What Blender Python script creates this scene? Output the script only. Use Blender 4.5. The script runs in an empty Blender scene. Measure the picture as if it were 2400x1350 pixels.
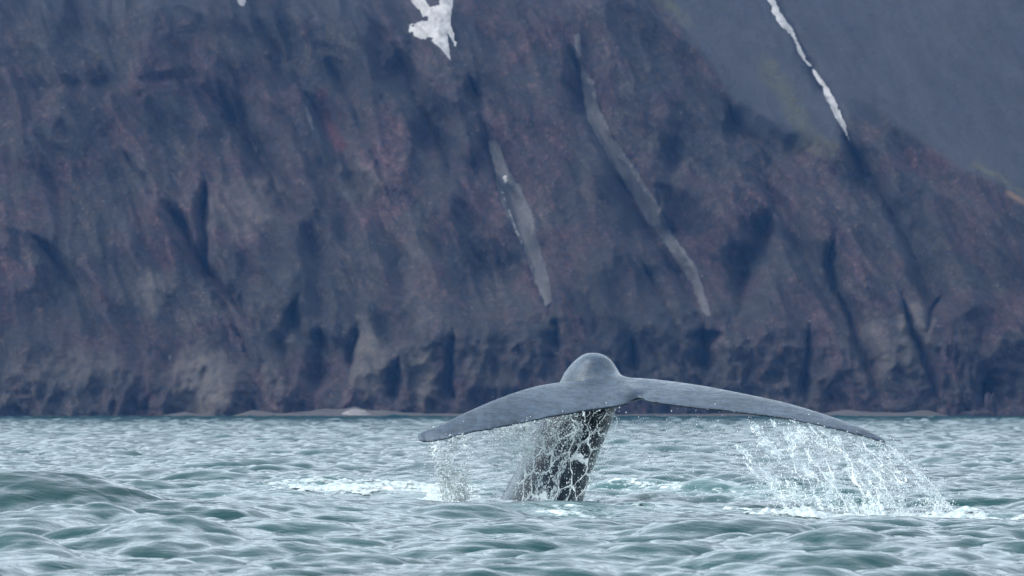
import bpy, math, random
import numpy as np
from mathutils import Vector

rng = np.random.default_rng(7)
random.seed(7)
scene = bpy.context.scene
col = scene.collection

# ------------------------------------------------------------------ camera
FPX = 10070.0            # focal length in pixels of a 2400 px wide frame
CAM_H = 1.3
PITCH = math.atan(286.0 / FPX)
cam_data = bpy.data.cameras.new('camera')
cam = bpy.data.objects.new('camera', cam_data)
col.objects.link(cam)
cam.location = (0, 0, CAM_H)
cam.rotation_euler = (math.pi / 2 + PITCH, 0, 0)
cam_data.sensor_width = 36.0
cam_data.lens = 36.0 * FPX / 2400.0
cam_data.clip_start = 0.5
cam_data.clip_end = 5000
cam_data.dof.use_dof = True
cam_data.dof.focus_distance = 59.8
cam_data.dof.aperture_fstop = 5.2
scene.camera = cam

# ------------------------------------------------------------------ sky, sun, exposure
SUN_EL, SUN_AZ = 50.0, -108.0        # azimuth from the view direction, minus is left
world = bpy.data.worlds.new('World')
scene.world = world
world.use_nodes = True
wn, wl = world.node_tree.nodes, world.node_tree.links
bg = wn['Background']
sky = wn.new('ShaderNodeTexSky')
sky.sky_type = 'NISHITA'
sky.sun_disc = False
sky.sun_elevation = math.radians(SUN_EL)
sky.sun_rotation = math.radians(SUN_AZ)
sky.air_density = 1.0
sky.dust_density = 2.0
sky.ozone_density = 1.0
hs = wn.new('ShaderNodeHueSaturation')
hs.inputs['Saturation'].default_value = 0.34
wl.new(sky.outputs[0], hs.inputs['Color'])
cloud = wn.new('ShaderNodeMix'); cloud.data_type = 'RGBA'; cloud.blend_type = 'MULTIPLY'
cloud.inputs[0].default_value = 1.0
cloud.inputs[7].default_value = (0.93, 0.99, 1.0, 1)      # cool overcast
wl.new(hs.outputs[0], cloud.inputs[6])
wl.new(cloud.outputs[2], bg.inputs['Color'])
bg.inputs['Strength'].default_value = 0.15

sd = bpy.data.lights.new('sun', 'SUN')
sun = bpy.data.objects.new('sun', sd)
col.objects.link(sun)
sd.energy = 0.6
sd.angle = math.radians(40)
sd.color = (1.0, 0.985, 0.965)
_e, _a = math.radians(SUN_EL), math.radians(SUN_AZ)
_dir = Vector((math.sin(_a) * math.cos(_e), math.cos(_a) * math.cos(_e), math.sin(_e)))
sun.rotation_euler = _dir.to_track_quat('Z', 'Y').to_euler()
sun.location = (-40, -20, 80)

vs = scene.view_settings
vs.view_transform = 'Standard'
vs.look = 'None'
vs.exposure = 1.6
vs.gamma = 1.0
vs.use_curve_mapping = False
cy = scene.cycles
cy.use_denoising = True
cy.max_bounces = 6
cy.diffuse_bounces = 2
cy.glossy_bounces = 3
cy.transmission_bounces = 4
cy.transparent_max_bounces = 40
cy.volume_bounces = 0
cy.caustics_reflective = False
cy.caustics_refractive = False

# ------------------------------------------------------------------ helpers
CP, SP = math.cos(PITCH), math.sin(PITCH)
def P(px, py, Y):
    """point at forward distance Y that is seen at picture position px, py"""
    px = np.asarray(px, float); py = np.asarray(py, float); Y = np.asarray(Y, float)
    dx = (px - 1200.0) / FPX; dy = (675.0 - py) / FPX
    dirY = CP - dy * SP; dirZ = SP + dy * CP
    s = Y / dirY
    return np.stack(np.broadcast_arrays(dx * s, Y, CAM_H + dirZ * s), -1)

def proj(X, Y, Z):
    z = Z - CAM_H
    f = Y * CP + z * SP
    u = -Y * SP + z * CP
    return 1200 + FPX * X / f, 675 - FPX * u / f

def h2(i, j, seed):
    i = i.astype(np.int64).astype(np.uint32); j = j.astype(np.int64).astype(np.uint32)
    h = i * np.uint32(374761393) + j * np.uint32(668265263) + np.uint32((seed * 2246822519) & 0xffffffff)
    h = (h ^ (h >> np.uint32(13))) * np.uint32(1274126177)
    h = (h ^ (h >> np.uint32(15))) * np.uint32(2246822519)
    h = h ^ (h >> np.uint32(16))
    return h.astype(np.float64) / 4294967295.0

def noise(x, y, seed=0):
    """gradient noise about -1..1"""
    xi = np.floor(x); yi = np.floor(y); xf = x - xi; yf = y - yi
    u = xf * xf * xf * (xf * (xf * 6 - 15) + 10); v = yf * yf * yf * (yf * (yf * 6 - 15) + 10)
    def g(a, b):
        an = h2(xi + a, yi + b, seed) * 2 * np.pi
        return np.cos(an) * (xf - a) + np.sin(an) * (yf - b)
    n0 = g(0, 0) * (1 - u) + g(1, 0) * u
    n1 = g(0, 1) * (1 - u) + g(1, 1) * u
    return (n0 * (1 - v) + n1 * v) * 1.5

def fbm(x, y, seed=0, octv=4, gain=0.5):
    s = 0; a = 1.0; t = 0
    for o in range(octv):
        s = s + a * noise(x * 2.03 ** o + 17.3 * o, y * 2.03 ** o - 9.1 * o, seed + o); t += a; a *= gain
    return s / t

def ridged(x, y, seed=0, octv=4, gain=0.5):
    s = 0; a = 1.0; t = 0
    for o in range(octv):
        s = s + a * (1 - np.abs(noise(x * 2.1 ** o + 5.7 * o, y * 2.1 ** o + 3.3 * o, seed + o)) * 1.6); t += a; a *= gain
    return s / t

def voro(x, y, seed=0):
    xi = np.floor(x); yi = np.floor(y)
    f1 = np.full(x.shape, 9.0); f2 = np.full(x.shape, 9.0)
    for a in (-1, 0, 1):
        for b in (-1, 0, 1):
            cx = xi + a; cyy = yi + b
            d = np.hypot(cx + h2(cx, cyy, seed) - x, cyy + h2(cx, cyy, seed + 51) - y)
            f2 = np.where(d < f1, f1, np.minimum(f2, d)); f1 = np.minimum(f1, d)
    return f1, f2

def sstep(a, b, x):
    t = np.clip((x - a) / (b - a), 0, 1)
    return t * t * (3 - 2 * t)

def polydist(px, py, pts):
    """distance to an open polyline, and the position 0..1 along it"""
    best = np.full(px.shape, 1e9); pos = np.zeros(px.shape); n = len(pts) - 1
    for k in range(n):
        (x0, y0), (x1, y1) = pts[k][:2], pts[k + 1][:2]
        dx, dy = x1 - x0, y1 - y0
        t = np.clip(((px - x0) * dx + (py - y0) * dy) / (dx * dx + dy * dy + 1e-9), 0, 1)
        d = np.hypot(px - x0 - t * dx, py - y0 - t * dy)
        m = d < best
        best = np.where(m, d, best); pos = np.where(m, (k + t) / n, pos)
    return best, pos

def polysdf(px, py, pts):
    """signed distance to a closed polygon, positive inside"""
    q = list(pts) + [pts[0]]
    d, _ = polydist(px, py, q)
    ins = np.zeros(px.shape, bool)
    for k in range(len(q) - 1):
        (x0, y0), (x1, y1) = q[k], q[k + 1]
        if y0 == y1: continue
        c = ((y0 > py) != (y1 > py)) & (px < (x1 - x0) * (py - y0) / (y1 - y0) + x0)
        ins ^= c
    return np.where(ins, d, -d)

def mesh_from(name, verts, faces, mat, parent=None, smooth=True):
    verts = np.asarray(verts, np.float32); faces = np.asarray(faces, np.int32)
    me = bpy.data.meshes.new(name)
    k = faces.shape[1]
    me.vertices.add(len(verts)); me.vertices.foreach_set('co', verts.ravel())
    me.loops.add(faces.size); me.loops.foreach_set('vertex_index', faces.ravel())
    me.polygons.add(len(faces))
    me.polygons.foreach_set('loop_start', np.arange(0, faces.size, k, dtype=np.int32))
    me.update(calc_edges=True)
    if smooth: me.polygons.foreach_set('use_smooth', np.ones(len(faces), bool))
    me.validate()
    if mat: me.materials.append(mat)
    o = bpy.data.objects.new(name, me); col.objects.link(o)
    if parent: o.parent = parent
    return o

def grid_faces(nr, nc, keep=None):
    idx = np.arange(nr * nc).reshape(nr, nc)
    f = np.stack([idx[:-1, :-1], idx[:-1, 1:], idx[1:, 1:], idx[1:, :-1]], -1)
    f = f.reshape(-1, 4)
    if keep is not None: f = f[keep[:-1, :-1].ravel() & keep[:-1, 1:].ravel() & keep[1:, 1:].ravel() & keep[1:, :-1].ravel()]
    return f

def compact(verts, faces, *attrs):
    used = np.unique(faces)
    mp = np.full(len(verts), -1, np.int64); mp[used] = np.arange(len(used))
    return (verts[used], mp[faces]) + tuple(a[used] for a in attrs)

def add_attr(o, name, vals):
    a = o.data.attributes.new(name, 'FLOAT', 'POINT'); a.data.foreach_set('value', np.asarray(vals, np.float32).ravel())

def tag(o, label, cat, kind=None, group=None):
    o['label'] = label; o['category'] = cat
    if kind: o['kind'] = kind
    if group: o['group'] = group
    return o

class Mat:
    def __init__(s, name):
        s.m = bpy.data.materials.new(name); s.m.use_nodes = True
        s.n = s.m.node_tree.nodes; s.l = s.m.node_tree.links
        s.b = s.n['Principled BSDF']; s.out = s.n['Material Output']
    def new(s, t, **kw):
        nd = s.n.new(t)
        for k, v in kw.items(): setattr(nd, k, v)
        return nd
    def link(s, a, b): s.l.new(a, b)
    def set(s, nd, **kw):
        for k, v in kw.items(): nd.inputs[k.replace('_', ' ')].default_value = v
    def coord(s, scale=(1, 1, 1), rot=(0, 0, 0), kind='Object'):
        tc = s.new('ShaderNodeTexCoord'); mr_ = s.new('ShaderNodeMapping'); mp = s.new('ShaderNodeMapping')
        mr_.inputs['Rotation'].default_value = rot; mp.inputs['Scale'].default_value = scale
        s.link(tc.outputs[kind], mr_.inputs[0]); s.link(mr_.outputs[0], mp.inputs[0]); return mp.outputs[0]
    def noise(s, vec, scale, detail=4, rough=0.55, dist=0.0):
        nd = s.new('ShaderNodeTexNoise'); s.set(nd, Scale=scale, Detail=detail, Roughness=rough, Distortion=dist)
        if vec is not None: s.link(vec, nd.inputs['Vector'])
        return nd.outputs['Fac']
    def ramp(s, fac, stops):
        nd = s.new('ShaderNodeValToRGB'); el = nd.color_ramp.elements
        while len(el) < len(stops): el.new(0.5)
        for e, (p, c) in zip(el, stops):
            e.position = p; e.color = (c, c, c, 1) if isinstance(c, (int, float)) else (*c, 1)
        s.link(fac, nd.inputs[0]); return nd.outputs[0]
    def mix(s, fac, a, b, blend='MIX'):
        nd = s.new('ShaderNodeMix', data_type='RGBA', blend_type=blend)
        for sock, v in ((nd.inputs[0], fac), (nd.inputs[6], a), (nd.inputs[7], b)):
            if hasattr(v, 'is_linked'): s.link(v, sock)
            elif isinstance(v, tuple): sock.default_value = (*v, 1)
            else: sock.default_value = v
        return nd.outputs[2]
    def math(s, op, a, b=0.0):
        nd = s.new('ShaderNodeMath', operation=op)
        for sock, v in ((nd.inputs[0], a), (nd.inputs[1], b)):
            if hasattr(v, 'is_linked'): s.link(v, sock)
            else: sock.default_value = v
        return nd.outputs[0]
    def attr(s, name):
        nd = s.new('ShaderNodeAttribute', attribute_name=name); return nd.outputs['Fac']
    def bump(s, h, strength, dist, normal=None):
        nd = s.new('ShaderNodeBump'); s.set(nd, Strength=strength, Distance=dist)
        s.link(h, nd.inputs['Height'])
        if normal is not None: s.link(normal, nd.inputs['Normal'])
        return nd.outputs[0]

# ------------------------------------------------------------------ materials
def sea_material():
    M = Mat('sea_water')
    v = M.coord((1, 0.8, 1))
    v2 = M.coord((0.55, 0.25, 1))
    foam = M.attr('foam')
    n = M.noise(v, 1.9, 5, 0.65, 0.6)
    nf = M.noise(v, 6.0, 4, 0.6, 0.8)
    cells = M.math('ADD', M.math('MULTIPLY', n, 0.6), M.math('MULTIPLY', nf, 0.4))
    cells = M.math('MULTIPLY', M.math('SUBTRACT', cells, 0.5), 3.2)
    fm = M.math('ADD', M.math('MULTIPLY', foam, 0.85), M.math('SUBTRACT', cells, 0.60))
    fm = M.ramp(fm, [(0.0, 0.0), (0.30, 1.0)])
    tint = M.noise(v2, 0.35, 3, 0.5)
    deep = M.ramp(tint, [(0.3, (0.002, 0.030, 0.031)), (0.75, (0.005, 0.050, 0.049))])
    deep = M.mix(M.math('MULTIPLY', foam, 0.35), deep, (0.12, 0.24, 0.24))
    base = M.mix(fm, deep, (0.50, 0.56, 0.57))
    M.link(base, M.b.inputs['Base Color'])
    r = M.mix(fm, M.attr('sub_wave'), (0.75, 0.75, 0.75))
    M.link(r, M.b.inputs['Roughness'])
    M.b.inputs['IOR'].default_value = 1.333
    r1 = M.noise(M.coord((0.42, 0.95, 1), (0, 0, 0.2)), 3.2, 4, 0.6, 0.4)
    r2 = M.noise(M.coord((0.5, 0.9, 1), (0, 0, -0.25)), 10.0, 3, 0.6, 0.3)
    h = M.math('ADD', M.math('MULTIPLY', r1, 0.030), M.math('MULTIPLY', r2, 0.011))
    r3 = M.noise(M.coord((0.6, 0.9, 1), (0, 0, 0.1)), 27.0, 2, 0.6, 0.3)
    h = M.math('ADD', h, M.math('MULTIPLY', r3, 0.0025))
    h = M.math('ADD', h, M.math('MULTIPLY', fm, 0.02))
    M.link(M.bump(h, 0.8, 1.0), M.b.inputs['Normal'])
    return M.m

def white_water(name, base=(0.60, 0.66, 0.67, 1), trans=0.45):
    M = Mat(name)
    M.set(M.b, Base_Color=base, Roughness=0.15, IOR=1.333)
    M.b.inputs['Transmission Weight'].default_value = trans
    return M.m

def foam_material():
    M = Mat('foam')
    n = M.noise(M.coord(), 14, 4, 0.65)
    M.link(M.ramp(n, [(0.3, (0.20, 0.28, 0.29)), (0.62, (0.46, 0.50, 0.505))]), M.b.inputs['Base Color'])
    M.b.inputs['Roughness'].default_value = 0.6
    M.link(M.bump(M.noise(M.coord(), 30, 3, 0.6), 0.6, 0.03), M.b.inputs['Normal'])
    holes = M.math('ADD', M.math('MULTIPLY', M.attr('cover'), 0.75), M.math('MULTIPLY', M.math('SUBTRACT', M.noise(M.coord((0.7, 0.5, 1)), 9, 5, 0.7, 0.5), 0.5), 2.2))
    tr = M.new('ShaderNodeBsdfTransparent'); mx = M.new('ShaderNodeMixShader')
    M.link(M.ramp(holes, [(0.05, 0.0), (0.38, 1.0)]), mx.inputs[0])
    M.link(tr.outputs[0], mx.inputs[1]); M.link(M.b.outputs[0], mx.inputs[2]); M.link(mx.outputs[0], M.out.inputs['Surface'])
    return M.m

def sheet_material():
    M = Mat('water_film')
    n = M.noise(M.coord((1, 1, 0.45)), 38, 4, 0.7, 0.5)
    M.set(M.b, Base_Color=(0.75, 0.84, 0.86, 1), Roughness=0.08, IOR=1.333)
    M.link(M.bump(n, 1.0, 0.03), M.b.inputs['Normal'])
    tr = M.new('ShaderNodeBsdfTransparent'); tr.inputs[0].default_value = (0.90, 0.95, 0.96, 1)
    mx = M.new('ShaderNodeMixShader')
    f = M.ramp(n, [(0.38, 0.05), (0.50, 0.30), (0.60, 0.75)])
    M.link(f, mx.inputs[0]); M.link(tr.outputs[0], mx.inputs[1]); M.link(M.b.outputs[0], mx.inputs[2])
    M.link(mx.outputs[0], M.out.inputs['Surface'])
    return M.m

def whale_material():
    M = Mat('whale_skin')
    v = M.coord()
    big = M.noise(v, 1.6, 5, 0.6, 0.4)
    spot = M.noise(v, 9.0, 4, 0.6, 0.3)
    basec = M.ramp(big, [(0.3, (0.020, 0.034, 0.052)), (0.55, (0.038, 0.058, 0.084)), (0.8, (0.058, 0.081, 0.108))])
    sp = M.ramp(spot, [(0.36, 0.5), (0.5, 1.0), (0.66, 1.5)])
    c = M.mix(0.55, basec, sp, 'MULTIPLY')
    slate_shade = M.attr('stock')
    stockc = M.ramp(spot, [(0.35, (0.008, 0.014, 0.022)), (0.62, (0.026, 0.042, 0.060))])  # dark slate skin, with the shade below the flukes painted in
    c = M.mix(slate_shade, c, stockc)
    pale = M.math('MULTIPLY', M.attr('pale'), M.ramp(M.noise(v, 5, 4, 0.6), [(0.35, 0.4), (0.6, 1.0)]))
    c = M.mix(pale, c, (0.12, 0.155, 0.175))  # light on the stock's left flank, painted as a paler streak
    M.link(c, M.b.inputs['Base Color'])
    M.link(M.ramp(M.noise(v, 7, 3, 0.6), [(0.35, 0.15), (0.65, 0.34)]), M.b.inputs['Roughness'])
    M.b.inputs['IOR'].default_value = 1.35
    M.link(M.mix(slate_shade, (0.5, 0.5, 0.5), (0.22, 0.22, 0.22)), M.b.inputs['Specular IOR Level'])
    wr = M.noise(M.coord((0.45, 2.2, 2.2), (0, 0.14, 0)), 16, 5, 0.65, 0.6)
    w2 = M.noise(M.coord((0.25, 1.3, 1.6), (0, -0.1, 0.2)), 6, 4, 0.6, 1.0)
    h = M.math('ADD', M.math('MULTIPLY', wr, 0.012), M.math('MULTIPLY', w2, 0.026))
    M.link(M.bump(h, 0.7, 1.0), M.b.inputs['Normal'])
    return M.m

def cliff_material():
    M = Mat('cliff_rock')
    # long axis down the fall line (upper left to lower right)
    sk = M.coord((0.16, 0.06, 0.045), (0, math.radians(27), 0))
    sk2 = M.coord((0.45, 0.2, 0.16), (0, math.radians(22), 0))
    v = M.coord((1, 1, 1))
    strata = M.coord((0.05, 0.05, 0.45), (0, math.radians(6), 0))
    a1 = M.noise(sk, 1.0, 5, 0.55, 1.6)
    a2 = M.noise(sk2, 1.0, 5, 0.62, 1.2)
    b = M.noise(v, 0.055, 5, 0.6, 1.0)
    c = M.noise(v, 0.50, 7, 0.72, 0.4)
    a = M.math('ADD', M.math('MULTIPLY', a1, 0.40), M.math('ADD', M.math('MULTIPLY', a2, 0.22), M.math('MULTIPLY', c, 0.38)))
    st = M.noise(strata, 1.0, 4, 0.6, 0.9)
    brown = M.ramp(a, [(0.40, (0.008, 0.004, 0.006)), (0.5, (0.031, 0.0125, 0.016)), (0.61, (0.068, 0.032, 0.032))])
    green = M.ramp(a, [(0.40, (0.004, 0.005, 0.006)), (0.5, (0.019, 0.015, 0.015)), (0.62, (0.056, 0.044, 0.036))])
    colr = M.mix(M.ramp(b, [(0.42, 0.0), (0.58, 1.0)]), brown, green)
    colr = M.mix(M.ramp(c, [(0.54, 0.0), (0.74, 0.7)]), colr, (0.072, 0.044, 0.038))
    colr = M.mix(M.ramp(c, [(0.30, 0.7), (0.42, 0.0)]), colr, (0.006, 0.007, 0.009))
    colr = M.mix(M.ramp(st, [(0.36, 0.35), (0.47, 0.0)]), colr, (0.008, 0.010, 0.012))
    big = M.noise(sk, 0.35, 3, 0.55, 1.5)
    colr = M.mix(1.0, colr, M.ramp(big, [(0.36, 0.30), (0.62, 0.76)]), 'MULTIPLY')
    wob = M.new('ShaderNodeMix', data_type='RGBA', blend_type='ADD'); wob.inputs[0].default_value = 0.5
    wn_ = M.new('ShaderNodeTexNoise'); M.set(wn_, Scale=0.9, Detail=4.0); M.link(sk2, wn_.inputs['Vector'])
    M.link(sk2, wob.inputs[6]); M.link(wn_.outputs['Color'], wob.inputs[7])
    vo = M.new('ShaderNodeTexVoronoi', feature='DISTANCE_TO_EDGE'); M.set(vo, Scale=0.75); M.link(wob.outputs[2], vo.inputs['Vector'])
    colr = M.mix(1.0, colr, M.ramp(vo.outputs['Distance'], [(0.0, 0.40), (0.07, 1.0)]), 'MULTIPLY')      # joints in the rock
    gr = M.noise(v, 1.1, 4, 0.7)
    colr = M.mix(1.0, colr, M.ramp(gr, [(0.34, 0.45), (0.5, 1.0), (0.68, 2.0)]), 'MULTIPLY')
    dots = M.noise(v, 1.5, 2, 0.5)
    colr = M.mix(M.ramp(dots, [(0.70, 0.0), (0.76, 0.5)]), colr, (0.17, 0.165, 0.16))
    fresh = M.mix(M.ramp(c, [(0.35, 0.0), (0.65, 1.0)]), (0.045, 0.042, 0.038), (0.095, 0.078, 0.062))
    colr = M.mix(M.attr('fresh'), colr, fresh)
    red = M.math('MULTIPLY', M.attr('red'), M.ramp(a, [(0.4, 0.2), (0.6, 1.0)]))
    colr = M.mix(red, colr, (0.05, 0.012, 0.016))
    scf = M.noise(sk2, 0.7, 5, 0.6, 0.8)
    scree = M.ramp(scf, [(0.3, (0.014, 0.014, 0.017)), (0.7, (0.027, 0.027, 0.032))])
    colr = M.mix(M.attr('scree'), colr, scree)
    moss = M.math('MULTIPLY', M.attr('moss'), M.ramp(c, [(0.35, 0.15), (0.6, 1.0)]))
    colr = M.mix(moss, colr, (0.05, 0.047, 0.022))
    colr = M.mix(M.attr('ochre'), colr, (0.09, 0.055, 0.03))
    M.link(colr, M.b.inputs['Base Color'])
    M.b.inputs['Roughness'].default_value = 0.92
    h = M.math('ADD', M.math('MULTIPLY', c, 0.7), M.math('MULTIPLY', a, 2.0))
    M.link(M.bump(h, 0.6, 1.0), M.b.inputs['Normal'])
    return M.m

def scree_material(name, lo, hi):
    M = Mat(name)
    n = M.noise(M.coord((0.5, 0.5, 0.2), (0, math.radians(26), 0)), 1.4, 6, 0.65, 0.4)
    M.link(M.ramp(n, [(0.32, lo), (0.68, hi)]), M.b.inputs['Base Color'])
    M.b.inputs['Roughness'].default_value = 0.95
    M.link(M.bump(M.noise(M.coord(), 1.8, 5, 0.65), 0.5, 0.4), M.b.inputs['Normal'])
    return M.m

def snow_material():
    M = Mat('old_snow')
    n = M.noise(M.coord(), 0.5, 5, 0.65)
    M.link(M.ramp(n, [(0.3, (0.15, 0.145, 0.145)), (0.6, (0.31, 0.298, 0.293))]), M.b.inputs['Base Color'])
    M.b.inputs['Roughness'].default_value = 0.7
    M.link(M.bump(n, 0.4, 0.5), M.b.inputs['Normal'])
    return M.m

def sand_material():
    M = Mat('beach_gravel')
    n = M.noise(M.coord((0.25, 0.25, 1)), 1.0, 6, 0.65)
    M.link(M.ramp(n, [(0.3, (0.030, 0.028, 0.027)), (0.7, (0.056, 0.049, 0.045))]), M.b.inputs['Base Color'])
    M.b.inputs['Roughness'].default_value = 0.9
    M.link(M.bump(M.noise(M.coord(), 1.5, 5, 0.7), 0.6, 0.3), M.b.inputs['Normal'])
    return M.m

MAT_SEA = sea_material(); MAT_FOAM = foam_material(); MAT_WHITE = white_water('clear_strands'); MAT_AERATED = white_water('aerated_strands', (0.68, 0.735, 0.745, 1), 0.12)
MAT_FILM = sheet_material(); MAT_WHALE = whale_material(); MAT_CLIFF = cliff_material()
MAT_SNOW = snow_material(); MAT_SAND = sand_material()
MAT_SCREE = scree_material('grey_scree', (0.034, 0.033, 0.033), (0.066, 0.062, 0.059))

# ------------------------------------------------------------------ sea surface
def ocean_tile(N, L, sigma, wind, peak, small, spread, seed):
    r = np.random.default_rng(seed)
    k1 = np.fft.fftfreq(N, L / N) * 2 * np.pi
    kx, ky = np.meshgrid(k1, k1)
    k = np.hypot(kx, ky); k[0, 0] = 1e-6
    kp = 2 * np.pi / peak
    S = np.exp(-1.25 * (kp / k) ** 2) / k ** 3.7 * np.exp(-(k * small) ** 2)
    cs = (kx * math.cos(wind) + ky * math.sin(wind)) / k
    S = S * (spread + (1 - spread) * np.abs(cs) ** 2.2)
    S[0, 0] = 0
    H = (r.standard_normal((N, N)) + 1j * r.standard_normal((N, N))) * np.sqrt(S)
    h = np.fft.ifft2(H).real
    g = sigma / h.std()
    dx = np.fft.ifft2(-1j * kx / k * H).real * g
    dy = np.fft.ifft2(-1j * ky / k * H).real * g
    return h * g, dx, dy

T1 = ocean_tile(1024, 27.0, 0.055, math.radians(-72), 4.0, 0.03, 0.10, 3)
T2 = ocean_tile(1024, 61.0, 0.050, math.radians(-105), 9.0, 0.10, 0.12, 11)

def sample(tile, L, x, y):
    N = tile[0].shape[0]
    fx = np.mod(x / L, 1.0) * N; fy = np.mod(y / L, 1.0) * N
    i0 = np.floor(fx).astype(int) % N; j0 = np.floor(fy).astype(int) % N
    i1 = (i0 + 1) % N; j1 = (j0 + 1) % N
    a = fx - np.floor(fx); b = fy - np.floor(fy)
    return [t[j0, i0] * (1 - a) * (1 - b) + t[j0, i1] * a * (1 - b) + t[j1, i0] * (1 - a) * b + t[j1, i1] * a * b for t in tile]

# single named swells: x, y, height, half length along crest, half depth, turn
SWELLS = [
    (-5.6, 51.0, 0.59, 1.8, 1.6, 0.12),
    (-3.2, 53.5, 0.20, 1.8, 2.0, 0.10),
    (-4.3, 43.2, 0.42, 1.1, 1.2, -0.10),
    (-3.25, 39.2, 0.34, 1.0, 1.1, -0.14),
    (-4.2, 36.8, 0.16, 0.40, 0.8, 0.2),
    (-1.3, 57.0, 0.11, 1.6, 0.9, -0.06),
    (-0.2, 51.0, 0.10, 1.4, 1.2, 0.1),
    (-3.4, 63.0, 0.18, 0.8, 1.8, 0.1),
    (2.0, 58.3, 0.10, 0.9, 0.6, -0.25),
    (3.6, 46.5, 0.12, 1.3, 1.0, 0.0),
]
def calm(x, y):
    return np.ones_like(x)

def sea(x, y):
    """displaced position of the sea surface above the rest point x, y"""
    c, s = math.cos(0.35), math.sin(0.35)
    h1, dx1, dy1 = sample(T1, 27.0, x + 3.1, y + 5.2)
    xr, yr = x * c - y * s, x * s + y * c
    h2_, dx2, dy2 = sample(T2, 61.0, xr, yr)
    dx2, dy2 = dx2 * c + dy2 * s, -dx2 * s + dy2 * c
    patch = 0.85 + 0.5 * fbm(x * 0.07, y * 0.035, 91, 2)
    far = 1.0 + 0.45 * sstep(90, 350, y)
    patch = patch * far
    def ell(cx, cy, rx, ry): return np.exp(-((x - cx) / rx) ** 2 - ((y - cy) / ry) ** 2)
    patch = patch * (1 - 0.6 * ell(4.5, 55.5, 3.4, 5.0)) * (1 - 0.55 * ell(-2.0, 65.0, 3.0, 9.0))
    h = (h1 + h2_) * patch - 0.17 * ell(4.9, 54.5, 3.2, 5.5) - 0.05 * ell(-1.5, 60, 2.0, 5.0)
    X = x + 1.05 * (dx1 + dx2) * patch
    Y = y + 1.05 * (dy1 + dy2) * patch
    for (sx, sy, hh, la, lb, tn) in SWELLS:
        ct, st = math.cos(tn), math.sin(tn)
        a = ((x - sx) * ct + (y - sy) * st) / la; b = (-(x - sx) * st + (y - sy) * ct) / lb
        g = np.exp(-a * a) * np.exp(-1.7 * (np.sqrt(b * b + 0.06) - 0.245))
        h = h + hh * g
        Y = Y - 0.25 * hh * g * 2.0 * b
    return X, Y, h

def foam_mask(x, y):
    """how much froth lies on the water, 0..1, around the tail"""
    m = np.zeros_like(x)
    def blob(cx, cy, rx, ry, s, turn=0.0):
        ct, st = math.cos(turn), math.sin(turn)
        a = ((x - cx) * ct + (y - cy) * st) / rx; b = (-(x - cx) * st + (y - cy) * ct) / ry
        return s * (1 - sstep(0.35, 1.0, np.hypot(a, b)))
    for q in [(-1.9, 69.5, 2.3, 6.5, 1.0), (-0.95, 63.5, 1.0, 3.0, 1.0), (-3.2, 72.0, 1.6, 6.0, 0.8),
              (4.7, 57.0, 2.4, 2.4, 1.0), (6.0, 57.5, 1.0, 0.9, 0.6), (3.4, 58.2, 1.0, 1.3, 0.75),
              (2.2, 68.0, 2.2, 6.5, 0.78), (3.2, 63.5, 2.6, 4.0, 0.72), (0.75, 54.8, 1.1, 2.6, 0.76), (1.5, 57.5, 1.6, 2.0, 0.62), (-3.6, 66.0, 1.6, 6.0, 0.5),
              (0.45, 59.8, 1.05, 1.5, 0.95), (1.2, 62.0, 0.8, 2.0, 0.6), (6.9, 57.0, 0.8, 0.5, 0.55)]:
        m = np.maximum(m, blob(*q))
    return m

def build_sea():
    def block(rows, us):
        U, Y = np.meshgrid(us, rows)
        X = U * Y
        x, yy, z = sea(X, Y)
        return np.stack([x, yy, z], -1).reshape(-1, 3), grid_faces(len(rows), len(us)), foam_mask(X, Y).ravel()
    outer = 0.16 + np.cumsum(np.geomspace(0.0008, 0.09, 36))
    rows = list(np.geomspace(4, 27, 60)[:-1]) + list(np.arange(27, 72, 0.070)); y = 72.0
    while y < 150:
        rows.append(y); y += 0.10 * (y / 72.0) ** 1.3
    va, fa, ma = block(np.array(rows), np.concatenate([-outer[::-1], np.linspace(-0.16, 0.16, 560), outer]))
    rows = []; y = 148.6
    while y < 850:
        rows.append(y); y += 0.26 * (y / 150.0) ** 0.8
    vb, fb, mb = block(np.array(rows), np.concatenate([-outer[::-2], np.linspace(-0.16, 0.16, 240), outer[::2]]))
    o = mesh_from('sea', np.concatenate([va, vb]), np.concatenate([fa, fb + len(va)]), MAT_SEA)
    add_attr(o, 'foam', np.concatenate([ma, mb]))
    yy = np.concatenate([va, vb])[:, 1]
    add_attr(o, 'sub_wave', 0.085 + 0.06 * sstep(60, 420, yy))      # ripples too small for the mesh widen the reflection
    tag(o, 'choppy teal grey sea filling the lower third of the picture', 'sea', 'structure')
build_sea()

# ------------------------------------------------------------------ cliff
SHORE = 812.0
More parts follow.
